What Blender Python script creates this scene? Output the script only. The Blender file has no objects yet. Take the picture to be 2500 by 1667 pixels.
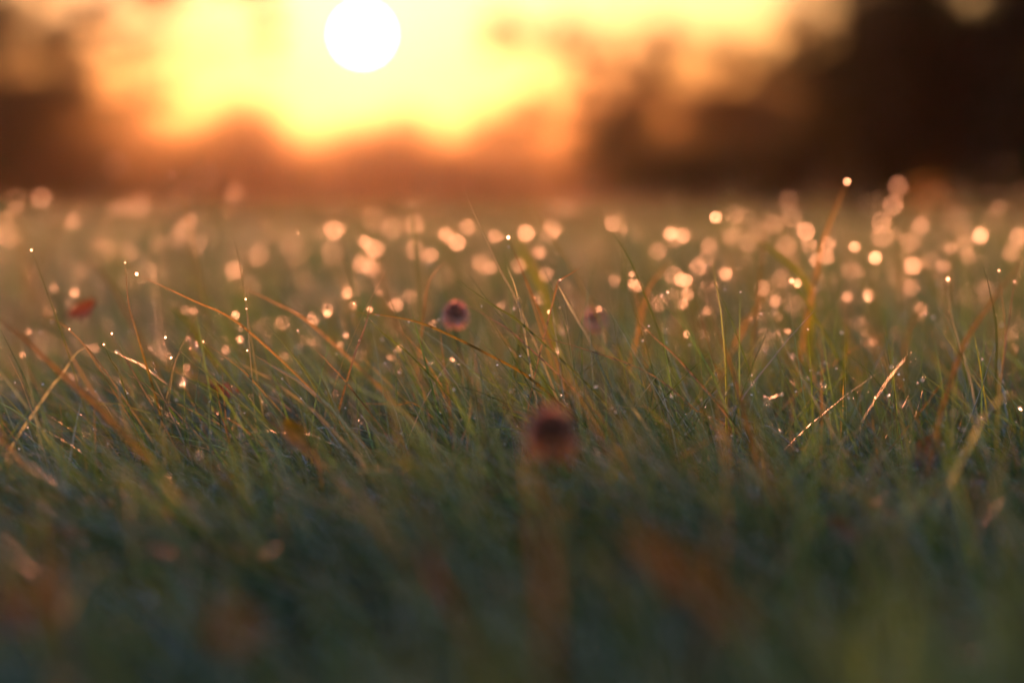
import bpy, math
import numpy as np
from mathutils import Vector, Matrix

# ------------------------------------------------------------------ camera
SC = bpy.context.scene
COL = SC.collection
W0, H0 = 2500.0, 1667.0
LENS = 85.0
FPX = LENS / 36.0 * W0
HORIZON = 450.0
CAM_Z = 0.185
FOCUS = 1.30
PITCH = math.atan((H0 / 2 - HORIZON) / FPX)

cam_data = bpy.data.cameras.new("camera")
cam = bpy.data.objects.new("camera", cam_data)
COL.objects.link(cam)
cam.location = (0, 0, CAM_Z)
cam.rotation_euler = (math.pi / 2 - PITCH, 0, 0)
cam_data.lens = LENS
cam_data.sensor_width = 36.0
cam_data.clip_start = 0.02
cam_data.clip_end = 2000
cam_data.dof.use_dof = True
cam_data.dof.focus_distance = FOCUS
cam_data.dof.aperture_fstop = 3.05
cam_data.dof.aperture_blades = 0
SC.camera = cam


def ray(px, py):
    f = Vector((0, math.cos(PITCH), -math.sin(PITCH)))
    u = Vector((0, math.sin(PITCH), math.cos(PITCH)))
    r = Vector((1, 0, 0))
    return f + r * ((px - W0 / 2) / FPX) + u * ((H0 / 2 - py) / FPX)


def P(px, py, d):
    v = ray(px, py)
    return Vector((0, 0, CAM_Z)) + v * (d / v.y)


# ------------------------------------------------------------------ sun and sky
SUN_DIR = ray(885, 85).normalized()
SUN_EL = math.asin(SUN_DIR.z)
SUN_AZ = math.atan2(SUN_DIR.x, SUN_DIR.y)      # clockwise from +Y

sun_data = bpy.data.lights.new("sun", 'SUN')
sun_data.energy = 2.7
sun_data.angle = math.radians(0.6)
sun_data.color = (1.0, 0.33, 0.14)
sun = bpy.data.objects.new("sun", sun_data)
COL.objects.link(sun)
sun.location = SUN_DIR * 50
sun.rotation_euler = SUN_DIR.to_track_quat('Z', 'Y').to_euler()

world = bpy.data.worlds.new("World")
SC.world = world
world.use_nodes = True
wn, wl = world.node_tree.nodes, world.node_tree.links
wn.clear()
wout = wn.new('ShaderNodeOutputWorld')
sky = wn.new('ShaderNodeTexSky')
sky.sky_type = 'NISHITA'
sky.sun_disc = False
sky.sun_elevation = SUN_EL
sky.sun_rotation = SUN_AZ
sky.air_density = 1.7
sky.dust_density = 0.05
sky.ozone_density = 2.9
bg = wn.new('ShaderNodeBackground')
bg.inputs['Strength'].default_value = 0.118
tintn = wn.new('ShaderNodeVectorMath'); tintn.operation = 'MULTIPLY'
tintn.inputs[1].default_value = (1.0, 0.78, 0.95)          # rosy evening air, the whole dome alike
wl.new(sky.outputs[0], tintn.inputs[0])
wl.new(tintn.outputs[0], bg.inputs['Color'])
# the sun's own disc, half a degree wide, where the lamp shines from
geo = wn.new('ShaderNodeNewGeometry')
dot = wn.new('ShaderNodeVectorMath'); dot.operation = 'DOT_PRODUCT'
dot.inputs[1].default_value = SUN_DIR
wl.new(geo.outputs['Incoming'], dot.inputs[0])
neg = wn.new('ShaderNodeMath'); neg.operation = 'MULTIPLY'; neg.inputs[1].default_value = -1
wl.new(dot.outputs['Value'], neg.inputs[0])
gt = wn.new('ShaderNodeMath'); gt.operation = 'GREATER_THAN'
gt.inputs[1].default_value = math.cos(math.radians(0.33))
wl.new(neg.outputs[0], gt.inputs[0])
dst = wn.new('ShaderNodeMath'); dst.operation = 'MULTIPLY'; dst.inputs[1].default_value = 14.0
wl.new(gt.outputs[0], dst.inputs[0])
bgd = wn.new('ShaderNodeBackground')
bgd.inputs['Color'].default_value = (1.0, 0.8, 0.5, 1)
wl.new(dst.outputs[0], bgd.inputs['Strength'])
# aureole: dusty air scatters the low sun forward
def mth(op, a, b=None):
    n = wn.new('ShaderNodeMath'); n.operation = op
    wl.new(a, n.inputs[0])
    if b is not None: n.inputs[1].default_value = b
    return n.outputs[0]
ang = mth('ARCCOSINE', mth('MINIMUM', neg.outputs[0], 1.0))
last = bg.outputs[0]
for amp, sig, colr in ((0.06, 2.2, (1.0, 0.6, 0.3)), (0.24, 8.0, (1.0, 0.36, 0.30))):
    bga = wn.new('ShaderNodeBackground')
    bga.inputs['Color'].default_value = (*colr, 1)
    wl.new(mth('MULTIPLY', mth('EXPONENT', mth('MULTIPLY', ang, -1 / math.radians(sig))), amp), bga.inputs['Strength'])
    add0 = wn.new('ShaderNodeAddShader')
    wl.new(last, add0.inputs[0]); wl.new(bga.outputs[0], add0.inputs[1])
    last = add0.outputs[0]
adds = wn.new('ShaderNodeAddShader')
wl.new(last, adds.inputs[0]); wl.new(bgd.outputs[0], adds.inputs[1])
wl.new(adds.outputs[0], wout.inputs['Surface'])

# ------------------------------------------------------------------ render settings
vs = SC.view_settings
vs.view_transform = 'Standard'
vs.look = 'None'
vs.gamma = 1
vs.exposure = 2.25
vs.use_curve_mapping = False
SC.render.engine = 'CYCLES'
cy = SC.cycles
cy.use_denoising = True
cy.sample_clamp_indirect = 0
cy.sample_clamp_direct = 0
cy.max_bounces = 8
cy.diffuse_bounces = 3
cy.glossy_bounces = 3
cy.transmission_bounces = 6
cy.volume_bounces = 0
cy.transparent_max_bounces = 8
cy.use_adaptive_sampling = False

RNG = np.random.default_rng(7)


# ------------------------------------------------------------------ materials
def new_mat(name):
    m = bpy.data.materials.new(name)
    m.use_nodes = True
    m.node_tree.nodes.clear()
    return m, m.node_tree.nodes, m.node_tree.links


def leaf_mat(name, color=None, trans=0.45, gloss=0.06, rough=0.28, tint=(1.25, 1.15, 0.55), noise=0.0, nscale=300, fres=0.45):
    """thin leaf: diffuse front, translucent back light, thin waxy or wet sheen; colour from the 'col' attribute or fixed"""
    m, n, l = new_mat(name)
    out = n.new('ShaderNodeOutputMaterial')
    dif = n.new('ShaderNodeBsdfDiffuse')
    tra = n.new('ShaderNodeBsdfTranslucent')
    glo = n.new('ShaderNodeBsdfGlossy')
    glo.inputs['Roughness'].default_value = rough
    glo.inputs['Color'].default_value = (1, 1, 1, 1)
    if color is None:
        a = n.new('ShaderNodeAttribute'); a.attribute_name = 'col'
        c = a.outputs['Color']
    else:
        rgb = n.new('ShaderNodeRGB'); rgb.outputs[0].default_value = (*color, 1)
        c = rgb.outputs[0]
    if noise > 0:
        tc = n.new('ShaderNodeTexCoord')
        nt = n.new('ShaderNodeTexNoise'); nt.inputs['Scale'].default_value = nscale
        nt.inputs['Detail'].default_value = 3
        l.new(tc.outputs['Object'], nt.inputs['Vector'])
        mr = n.new('ShaderNodeMapRange')
        mr.inputs['From Min'].default_value = 0.3; mr.inputs['From Max'].default_value = 0.7
        mr.inputs['To Min'].default_value = 1 - noise; mr.inputs['To Max'].default_value = 1 + noise
        l.new(nt.outputs['Fac'], mr.inputs['Value'])
        vm = n.new('ShaderNodeVectorMath'); vm.operation = 'SCALE'
        l.new(c, vm.inputs[0]); l.new(mr.outputs[0], vm.inputs['Scale'])
        c = vm.outputs[0]
    tm = n.new('ShaderNodeVectorMath'); tm.operation = 'MULTIPLY'
    tm.inputs[1].default_value = tint
    l.new(c, tm.inputs[0])
    l.new(c, dif.inputs['Color']); l.new(tm.outputs[0], tra.inputs['Color'])
    mx = n.new('ShaderNodeMixShader'); mx.inputs[0].default_value = trans
    l.new(dif.outputs[0], mx.inputs[1]); l.new(tra.outputs[0], mx.inputs[2])
    fr = n.new('ShaderNodeLayerWeight'); fr.inputs['Blend'].default_value = 0.25
    ms = n.new('ShaderNodeMath'); ms.operation = 'MULTIPLY_ADD'
    ms.inputs[1].default_value = fres; ms.inputs[2].default_value = gloss
    l.new(fr.outputs['Fresnel'], ms.inputs[0])
    mg = n.new('ShaderNodeMixShader')
    l.new(ms.outputs[0], mg.inputs[0]); l.new(mx.outputs[0], mg.inputs[1]); l.new(glo.outputs[0], mg.inputs[2])
    l.new(mg.outputs[0], out.inputs['Surface'])
    return m


M_GRASS = leaf_mat("grass_blade", trans=0.4, gloss=0.055, rough=0.40, tint=(1.6, 1.7, 0.5), fres=0.3)
M_HERO = leaf_mat("grass_blade_wet", trans=0.5, gloss=0.05, rough=0.34, tint=(1.4, 1.3, 0.6), noise=0.3, nscale=900, fres=0.3)
M_BROAD = leaf_mat("broad_grass_blade", trans=0.5, gloss=0.01, rough=0.55, tint=(1.4, 1.3, 0.5), noise=0.3, nscale=500, fres=0.03)
M_TREE = leaf_mat("tree_leaf", trans=0.35, gloss=0.0, rough=0.5, tint=(1.6, 1.2, 0.4), fres=0.06)
M_DRYLEAF = leaf_mat("withered_leaf", trans=0.45, gloss=0.02, rough=0.45, tint=(1.1, 0.8, 0.5), noise=0.35, nscale=250, fres=0.15)
M_PETAL = leaf_mat("clover_petal", trans=0.4, gloss=0.02, rough=0.5, tint=(1.5, 0.9, 0.6), noise=0.2, nscale=600)


def water_mat(name, rough):
    m, n, l = new_mat(name)
    out = n.new('ShaderNodeOutputMaterial')
    g = n.new('ShaderNodeBsdfGlass')
    g.inputs['Color'].default_value = (1, 1, 1, 1)
    g.inputs['Roughness'].default_value = rough
    g.inputs['IOR'].default_value = 1.33
    l.new(g.outputs[0], out.inputs['Surface'])
    return m


M_WATER = water_mat("water_drop", 0.62)
M_DEW = water_mat("fine_dew", 0.10)


def soil_mat():
    m, n, l = new_mat("lawn_soil")
    out = n.new('ShaderNodeOutputMaterial')
    b = n.new('ShaderNodeBsdfPrincipled')
    b.inputs['Roughness'].default_value = 1.0
    b.inputs['Specular IOR Level'].default_value = 0.0
    tc = n.new('ShaderNodeTexCoord')
    n1 = n.new('ShaderNodeTexNoise'); n1.inputs['Scale'].default_value = 40; n1.inputs['Detail'].default_value = 6
    n2 = n.new('ShaderNodeTexNoise'); n2.inputs['Scale'].default_value = 0.6; n2.inputs['Detail'].default_value = 4
    l.new(tc.outputs['Object'], n1.inputs['Vector']); l.new(tc.outputs['Object'], n2.inputs['Vector'])
    cr = n.new('ShaderNodeValToRGB')
    cr.color_ramp.elements[0].position = 0.35; cr.color_ramp.elements[0].color = (0.022, 0.024, 0.012, 1)
    cr.color_ramp.elements[1].position = 0.7; cr.color_ramp.elements[1].color = (0.055, 0.06, 0.022, 1)
    l.new(n1.outputs['Fac'], cr.inputs[0])
    mx = n.new('ShaderNodeMixRGB'); mx.blend_type = 'MULTIPLY'; mx.inputs[0].default_value = 0.5
    l.new(cr.outputs[0], mx.inputs[1]); l.new(n2.outputs['Fac'], mx.inputs[2])
    l.new(mx.outputs[0], b.inputs['Base Color'])
    bp = n.new('ShaderNodeBump'); bp.inputs['Strength'].default_value = 0.8; bp.inputs['Distance'].default_value = 0.01
    l.new(n1.outputs['Fac'], bp.inputs['Height']); l.new(bp.outputs[0], b.inputs['Normal'])
    l.new(b.outputs[0], out.inputs['Surface'])
    return m


def bark_mat():
    m, n, l = new_mat("tree_bark")
    out = n.new('ShaderNodeOutputMaterial')
    b = n.new('ShaderNodeBsdfPrincipled')
    b.inputs['Roughness'].default_value = 0.95
    tc = n.new('ShaderNodeTexCoord')
    n1 = n.new('ShaderNodeTexNoise'); n1.inputs['Scale'].default_value = 14; n1.inputs['Detail'].default_value = 5
    l.new(tc.outputs['Object'], n1.inputs['Vector'])
    cr = n.new('ShaderNodeValToRGB')
    cr.color_ramp.elements[0].color = (0.03, 0.022, 0.015, 1)
    cr.color_ramp.elements[1].color = (0.11, 0.08, 0.055, 1)
    l.new(n1.outputs['Fac'], cr.inputs[0]); l.new(cr.outputs[0], b.inputs['Base Color'])
    l.new(b.outputs[0], out.inputs['Surface'])
    return m


M_SOIL = soil_mat()
M_BARK = bark_mat()


# ------------------------------------------------------------------ mesh helpers
def mesh_np(name, V, F, mat, col=None, smooth=True):
    """V (n,3), F (m,4) or (m,3) -> mesh"""
    me = bpy.data.meshes.new(name)
    V = np.ascontiguousarray(V, dtype=np.float32)
    F = np.ascontiguousarray(F, dtype=np.int32)
    k = F.shape[1]
    me.vertices.add(len(V)); me.vertices.foreach_set('co', V.ravel())
    me.loops.add(F.size); me.loops.foreach_set('vertex_index', F.ravel())
    me.polygons.add(len(F))
    me.polygons.foreach_set('loop_start', np.arange(0, F.size, k, dtype=np.int32))
    me.polygons.foreach_set('use_smooth', np.full(len(F), smooth, dtype=bool))
    if col is not None:
        a = me.attributes.new('col', 'FLOAT_COLOR', 'POINT')
        c = np.ones((len(V), 4), dtype=np.float32); c[:, :3] = col
        a.data.foreach_set('color', c.ravel())
    me.update(calc_edges=True)
    me.materials.append(mat)
    return me


def link(name, me, parent=None, loc=None):
    o = bpy.data.objects.new(name, me)
    COL.objects.link(o)
    if loc is not None:
        o.location = loc
    if parent is not None:
        o.parent = parent
    return o


def tag(o, label=None, category=None, group=None, kind=None):
    if label: o['label'] = label
    if category: o['category'] = category
    if group: o['group'] = group
    if kind: o['kind'] = kind
    return o


def empty(name, loc):
    o = bpy.data.objects.new(name, None)
    o.empty_display_size = 0.01
    o.location = loc
    COL.objects.link(o)
    return o


# ------------------------------------------------------------------ ground
def gz(y):
    """the lawn is level near by and falls away gently beyond a crest"""
    t = np.maximum(np.asarray(y, dtype=float) - 8.0, 0)
    return -0.013 * t * t / (t + 4.0)


def ground():
    ys = np.concatenate([np.linspace(-10, 0, 6)[:-1], np.linspace(0, 6, 60)[:-1], np.linspace(6, 240, 60)])
    xs = np.concatenate([np.linspace(-130, -3, 20)[:-1], np.linspace(-3, 3, 50)[:-1], np.linspace(3, 130, 20)])
    X, Y = np.meshgrid(xs, ys)
    near = np.clip(1 - Y / 7, 0, 1)
    Z = near * 0.004 * (np.sin(X * 9 + 1) * np.cos(Y * 7) + np.sin(X * 23 + Y * 17))
    Z = Z + gz(Y)
    V = np.stack([X.ravel(), Y.ravel(), Z.ravel()], 1)
    nx, ny = len(xs), len(ys)
    i = np.arange(nx - 1)[None, :] + np.arange(ny - 1)[:, None] * nx
    i = i.ravel()
    F = np.stack([i, i + 1, i + 1 + nx, i + nx], 1)
    o = link("lawn_ground", mesh_np("lawn_ground", V, F, M_SOIL))
    tag(o, 'dark soil and thatch under the wet lawn', 'ground', kind='structure')


ground()

# ------------------------------------------------------------------ trees and shrubs behind the lawn
def tube(pts, radii, sides=7):
    pts = [Vector(p) for p in pts]
    V, F = [], []
    for i, p in enumerate(pts):
        t = (pts[min(i + 1, len(pts) - 1)] - pts[max(i - 1, 0)]).normalized()
        a = t.orthogonal().normalized(); b = t.cross(a)
        for k in range(sides):
            an = 2 * math.pi * k / sides
            V.append(p + (a * math.cos(an) + b * math.sin(an)) * radii[i])
    for i in range(len(pts) - 1):
        for k in range(sides):
            k2 = (k + 1) % sides
            F.append((i * sides + k, i * sides + k2, (i + 1) * sides + k2, (i + 1) * sides + k))
    return np.array([tuple(v) for v in V]), np.array(F)


def merge(parts):
    Vs, Fs, n = [], [], 0
    for V, F in parts:
        Vs.append(V); Fs.append(F + n); n += len(V)
    return np.concatenate(Vs), np.concatenate(Fs)


def leaf_cloud(blobs, count, size, rng, cols, power, holes=()):
    """diamond leaves folded on the midrib, scattered through ellipsoid clumps"""
    vol = np.array([b[1][0] * b[1][1] * b[1][2] * b[2] for b in blobs]) ** power
    pick = rng.choice(len(blobs), count, p=vol / vol.sum())
    c = np.array([tuple(b[0]) for b in blobs])[pick]
    r = np.array([b[1] for b in blobs])[pick]
    u = rng.normal(size=(count, 3)); u /= np.linalg.norm(u, axis=1, keepdims=True)
    rad = rng.random(count) ** 0.45
    rad *= 1 + 0.12 * rng.normal(size=count)
    pos = c + u * r * rad[:, None]
    pos[:, 2] = np.maximum(pos[:, 2], 0.03)          # measured from the tree's foot
    if len(holes):                                       # openings between the boughs
        H = np.array(holes)
        q = ((pos[:, None, 0] - H[None, :, 0]) ** 2 + (pos[:, None, 2] - H[None, :, 1]) ** 2) > H[None, :, 2] ** 2
        pos = pos[q.all(1)]
        count = len(pos)
    ax = rng.normal(size=(count, 3)); ax[:, 2] -= 0.4
    ax /= np.linalg.norm(ax, axis=1, keepdims=True)
    sd = np.cross(ax, rng.normal(size=(count, 3))); sd /= np.linalg.norm(sd, axis=1, keepdims=True)
    nm = np.cross(ax, sd)
    s = size * rng.uniform(0.6, 1.4, count)[:, None]
    v0 = pos - ax * s * 0.5
    v2 = pos + ax * s * 0.5
    v1 = pos + sd * s * 0.3 + nm * s * 0.1
    v3 = pos - sd * s * 0.3 + nm * s * 0.1
    V = np.stack([v0, v1, v2, v3], 1).reshape(-1, 3)
    i = np.arange(count)[:, None] * 4
    F = np.concatenate([i + np.array([[0, 1, 2]]), i + np.array([[0, 2, 3]])])
    cc = np.array(cols)[rng.integers(0, len(cols), count)] * rng.uniform(0.7, 1.3, (count, 1))
    return V, F, np.repeat(cc, 4, axis=0)


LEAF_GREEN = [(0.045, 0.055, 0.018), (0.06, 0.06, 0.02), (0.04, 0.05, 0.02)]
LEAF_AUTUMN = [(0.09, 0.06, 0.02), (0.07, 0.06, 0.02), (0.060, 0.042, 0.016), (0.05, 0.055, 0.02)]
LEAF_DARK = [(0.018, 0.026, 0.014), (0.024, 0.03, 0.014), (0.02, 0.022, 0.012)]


def tree(name, label, category, group, base, height, blobs, count, size, cols, trunk_r, seed, limbs=True, power=0.8, holes=()):
    rng = np.random.default_rng(seed)
    root = empty(name, base)
    tag(root, label, category, group)
    B = Vector(base)
    loc = [(Vector(b[0]) - B, b[1], b[2]) for b in blobs]
    n = 8
    pts = [Vector((rng.normal() * 0.015 * height * i / n, rng.normal() * 0.015 * height * i / n, height * i / n)) for i in range(n + 1)]
    pts[0] = Vector((0, 0, -0.05))
    rad = [trunk_r * (1 - 0.85 * i / n) * (1.35 if i == 0 else 1) for i in range(n + 1)]
    parts = [tube(pts, rad, 8)]
    if limbs:
        for c, r, w in loc:
            f = min(max(c.z * 0.75 / height, 0.12), 0.9)
            s = pts[int(f * n)]
            mid = (s + c) / 2 + Vector((rng.normal(), rng.normal(), abs(rng.normal()))) * 0.08 * (c - s).length
            r0 = trunk_r * (1 - 0.8 * f) * 0.28
            q = [s.lerp(c, u) + Vector(tuple(rng.normal(size=3))) * 0.05 * (c - s).length * math.sin(math.pi * u) for u in (0, .25, .5, .75, 1)]
            mid = q[2]
            parts.append(tube(q, [r0, r0 * 0.8, r0 * 0.55, r0 * 0.35, r0 * 0.12], 5))
            for k in range(4):
                e = c + Vector(tuple(rng.normal(size=3) * np.array(r) * 0.6))
                parts.append(tube([mid.lerp(c, 0.5), (mid + e) / 2 + Vector(tuple(rng.normal(size=3) * 0.03 * height)), e], [r0 * 0.35, r0 * 0.2, r0 * 0.08], 4))
    V, F = merge(parts)
    link("trunk", mesh_np("trunk", V, F, M_BARK), root)
    V, F, cc = leaf_cloud(loc, count, size, rng, cols, power, [(x - B.x, z - B.z, r) for x, z, r in holes])
    link("crown", mesh_np("crown", V, F, M_TREE, cc, smooth=False), root)
    return root


def blob(px, py, d, rx, ry, rz, w=1.0):
    """clump seen around pixel px,py at distance d; radii in metres"""
    return (P(px, py, d), (rx, ry, rz), w)


def openings(D, big, zone, n, seed):
    """gaps in the foliage at distance D: some large, many small"""
    r_ = np.random.default_rng(seed)
    out = list(big) + [(r_.uniform(zone[0], zone[2]), r_.uniform(zone[1], zone[3]), r_.uniform(11, 26)) for _ in range(n)]
    return [(P(px, py, D).x, P(px, py, D).z, r * D / FPX) for px, py, r in out]


def shrub(name, label, category, group, px, width_px, top_py, D, count, size, cols, seed, lumps=9, holes=()):
    """rounded shrub or low tree that is leafy down to the ground"""
    rng = np.random.default_rng(seed)
    m = D / FPX
    hw = width_px * m / 2
    g = float(gz(D))
    h = (HORIZON - top_py) * m + CAM_Z - g
    base = Vector(((px - W0 / 2) * m, D, g))
    blobs = [(base + Vector((0, 0, h * 0.45)), (hw * 0.8, hw * 0.8, h * 0.45), 1.0)]
    for k in range(lumps):
        a = rng.uniform(0, 2 * math.pi); q = rng.uniform(0.3, 0.85)
        z = rng.uniform(0.3, 0.82) * h if k % 2 else rng.uniform(0.08, 0.25) * h
        rr = rng.uniform(0.25, 0.42)
        blobs.append((base + Vector((math.cos(a) * q * hw, math.sin(a) * q * hw * 0.8, z)), (hw * rr * 1.2, hw * rr, h * rr * 0.75), 1.0))
    return tree(name, label, category, group, base, h * 0.75, blobs, count, size, cols, 0.03 * h + 0.01, seed, holes=holes)


G_FAR = "low trees in the hazy row beyond the lawn"
far_row = [
    (120, 420, 240, 96, "low hazy tree of the far row, under the low-hanging branches"),
    (390, 400, 252, 104, "low hazy tree of the far row, right of the hanging branches"),
    (610, 380, 246, 92, "low hazy tree of the far row, just left of the sun"),
    (830, 360, 276, 110, "lowest hazy orange tree of the far row, straight under the sun"),
    (1030, 360, 264, 98, "low hazy orange tree of the far row, just right of the sun"),
    (1240, 360, 250, 112, "hazy brown tree of the far row, midway from sun to dark bush"),
    (1450, 380, 256, 90, "taller brown tree of the far row behind the low dark shrub"),
    (1690, 420, 250, 100, "wide brown tree of the far row beside the big dark bush"),
    (1950, 420, 240, 94, "brown tree at the end of the far row, behind the dark bush"),
]
for k, (px, w, top, D, lab) in enumerate(far_row):
    shrub("low_tree", lab, "tree", G_FAR, px, w, top, D, 6500, 0.19, LEAF_AUTUMN, 100 + k, lumps=12)
hedge_row = ["under the hanging branches", "right of those branches", "left of the sun's glow", "near the sun's glow", "straight below the sun",
             "right beside the glow", "right of the glow", "behind the tallest thin blade", "beside the low dark shrub"]
for k, where in enumerate(hedge_row):
    r_ = np.random.default_rng(300 + k)
    shrub("hedge_shrub", "low rounded shrub along the foot of the far row, " + where, "shrub", "shrubs along the foot of the far row",
          40 + 200 * k + r_.uniform(-30, 30), r_.uniform(300, 380), r_.uniform(300, 335), r_.uniform(66, 78), 4200, 0.13, LEAF_AUTUMN, 320 + k)

# tree at the left whose low branches hang into the sky
rng = np.random.default_rng(31)
bl = []
for (px, py, r) in [(30, 10, .26), (120, 110, .30), (55, 200, .34), (190, 150, .26), (260, 60, .2), (130, 240, .36), (330, 110, .2), (240, 235, .26),
                    (-60, 60, .5), (-150, 150, .6), (-90, 280, .5), (10, 290, .4), (330, 230, .18), (390, 170, .12), (650, 20, .15), (668, 75, .12), (660, 130, .09), (560, -60, .2), (630, -60, .2), (420, 225, .2), (170, 60, .2), (70, 110, .2), (400, -120, .3), (60, -150, .5), (-200, -200, .8),
                    (250, -260, .5), (500, -260, .4), (-50, -400, .9), (-350, -100, .9)]:
    r *= 1.25
    bl.append(blob(px, py, 28 + rng.uniform(-1.2, 1.2), r, r, r * 0.8))
for k in range(34):
    px = rng.uniform(-60, 400); py = 280 - 330 * rng.random() ** 1.5 - 0.15 * max(px, 0) * rng.random()
    r = rng.uniform(.16, .28)
    bl.append(blob(px, py, 28 + rng.uniform(-1.5, 1.5), r, r, r * 0.8))
tree("broadleaf_tree", "broadleaf tree with low ragged branches against the glow, left of the sun", "tree", None,
     Vector((P(-260, 480, 28).x, 28, float(gz(28)))), 4.2, bl, 24000, 0.075, LEAF_AUTUMN, 0.16, 32, power=0.5,
     holes=openings(28, [(25, 130, 52), (215, 85, 36), (275, 195, 50), (120, 25, 40), (330, 50, 60), (400, 190, 40), (230, 260, 20)], (0, 20, 420, 240), 16, 71))
shrub("broad_shrub", "broad brown shrub under the low-hanging branches at the left edge", "shrub", None, 30, 700, 225, 34, 11000, 0.09, LEAF_AUTUMN, 41)

# tree right of the sun with hanging sprays over the sky
bl = []
for (px, py, r) in [(1215, 60, .3), (1290, 95, .22), (1400, 80, .42), (1480, 120, .5), (1600, 130, .48), (1700, 170, .55), (1800, 110, .5), (1880, 170, .6), (1420, 200, .32), (1540, 230, .55),
                    (1650, 260, .6), (1760, 270, .7), (1880, 290, .7), (1950, 60, .6), (1990, 200, .7), (1400, 260, .3), (2050, -60, .9), (1900, -140, .7), (1700, -250, .8), (2100, -250, 1.0),
                    (2200, 60, 1.0), (2150, 230, .9), (1330, 150, .25)]:
    r *= 1.25
    bl.append(blob(px, py, 45 + rng.uniform(-2, 2), r, r, r * 0.6))
for k in range(64):
    px = 1150 + 850 * rng.random() ** 0.75; py = 300 - 250 * rng.random() ** 1.3
    r = rng.uniform(.16, .36)
    bl.append(blob(px, py, 45 + rng.uniform(-2, 2), r, r, r * 0.7))
b0 = P(2120, 460, 45); b0.z = float(gz(45))
tree("broadleaf_tree", "broadleaf tree with thin sprays of leaves over the sky, right of the sun", "tree", None, b0, 5.2, bl, 26000, 0.11, LEAF_AUTUMN, 0.2, 52, power=0.5,
     holes=openings(45, [(1345, 190, 62), (1700, 150, 55), (1560, 90, 48), (1870, 95, 50), (1460, 60, 50), (1620, 275, 34), (1250, 170, 60), (1790, 200, 30), (2370, 0, 60), (1780, 50, 55)], (1300, 60, 2000, 260), 20, 72))

# dark shrubs at the right
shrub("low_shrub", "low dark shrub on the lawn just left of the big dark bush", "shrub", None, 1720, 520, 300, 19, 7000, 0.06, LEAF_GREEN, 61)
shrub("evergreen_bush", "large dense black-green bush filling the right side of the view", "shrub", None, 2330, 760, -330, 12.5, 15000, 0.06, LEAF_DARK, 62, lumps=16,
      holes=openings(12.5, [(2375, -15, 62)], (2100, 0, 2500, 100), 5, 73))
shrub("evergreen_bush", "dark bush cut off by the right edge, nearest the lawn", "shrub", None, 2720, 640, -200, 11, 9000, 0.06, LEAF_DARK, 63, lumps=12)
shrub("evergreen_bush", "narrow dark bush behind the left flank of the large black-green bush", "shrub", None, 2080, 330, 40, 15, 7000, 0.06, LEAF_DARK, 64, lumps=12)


# ------------------------------------------------------------------ the lawn: bulk grass
PAL = np.array([
    (0.055, 0.120, 0.034), (0.046, 0.108, 0.060), (0.075, 0.128, 0.024),
    (0.060, 0.108, 0.056), (0.090, 0.115, 0.030), (0.042, 0.090, 0.056),
    (0.24, 0.15, 0.07), (0.18, 0.11, 0.05), (0.12, 0.15, 0.11), (0.16, 0.14, 0.09)])
PALP = np.array([.2, .16, .2, .12, .12, .07, .05, .035, .045, .03])


def blades(n, xy, L, w, th0, kap, phi, seg, col, rng):
    """n grass blades as folded strips; returns V, F, col, tips, and a point two thirds up"""
    t = np.linspace(0, 1, seg + 1)
    ds = L[:, None] / seg
    th = th0[:, None] + kap[:, None] * t[None, :]
    th = np.clip(th, -0.3, 1.75)
    tm = (th[:, 1:] + th[:, :-1]) / 2
    h = np.concatenate([np.zeros((n, 1)), np.cumsum(np.sin(tm) * ds, 1)], 1)
    z = np.concatenate([np.zeros((n, 1)), np.cumsum(np.cos(tm) * ds, 1)], 1)
    z = np.maximum(z, 0.002) + gz(xy[:, 1:])
    dx, dy = np.cos(phi)[:, None], np.sin(phi)[:, None]
    C = np.stack([xy[:, :1] + h * dx, xy[:, 1:] + h * dy, z], 2)          # n,s,3
    T = np.stack([np.sin(th) * dx, np.sin(th) * dy, np.cos(th)], 2)
    S0 = np.stack([-dy, dx, np.zeros_like(dx)], 2)
    N0 = np.cross(T, np.broadcast_to(S0, T.shape))
    tw = rng.uniform(0, 2 * math.pi, n)[:, None, None] + rng.uniform(-1, 1, n)[:, None, None] * t[None, :, None]
    S = S0 * np.cos(tw) + N0 * np.sin(tw)
    N = np.cross(T, S)
    prof = np.minimum(0.55 + 1.2 * t, 1) * np.clip(1 - t ** 2.2, 0, 1) + 0.06
    wd = (w[:, None] * prof[None, :] * 0.5)[:, :, None]
    A = C - S * wd
    B = C + N * wd * 0.55
    D = C + S * wd
    V = np.stack([A, B, D], 2).reshape(-1, 3)
    k = np.arange(n)[:, None] * (seg + 1) * 3 + np.arange(seg)[None, :] * 3
    k = k.ravel()
    F = np.concatenate([np.stack([k, k + 1, k + 4, k + 3], 1), np.stack([k + 1, k + 2, k + 5, k + 4], 1)])
    cc = np.repeat(col[:, None, :], seg + 1, 1)
    straw = np.array([0.13, 0.10, 0.05])
    mix = np.clip(0.5 - 2.0 * t, 0, 1)[None, :, None]
    cc = cc * (1 - mix) + straw * mix
    cc = np.repeat(cc, 3, axis=1).reshape(-1, 3)
    return V, F, cc, C


def height_field(x, y):
    return 1 + 0.22 * np.sin(x * 11 + 2 * np.sin(y * 5)) * np.cos(y * 8 + 1.3) + 0.15 * np.sin(x * 31 + y * 23)


def scatter(n, y0, y1, rng, margin):
    y = np.sqrt(rng.uniform((y0 + margin * 2) ** 2, (y1 + margin * 2) ** 2, n)) - margin * 2
    x = rng.uniform(-1, 1, n) * (0.225 * y + margin)
    return x, y


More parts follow.
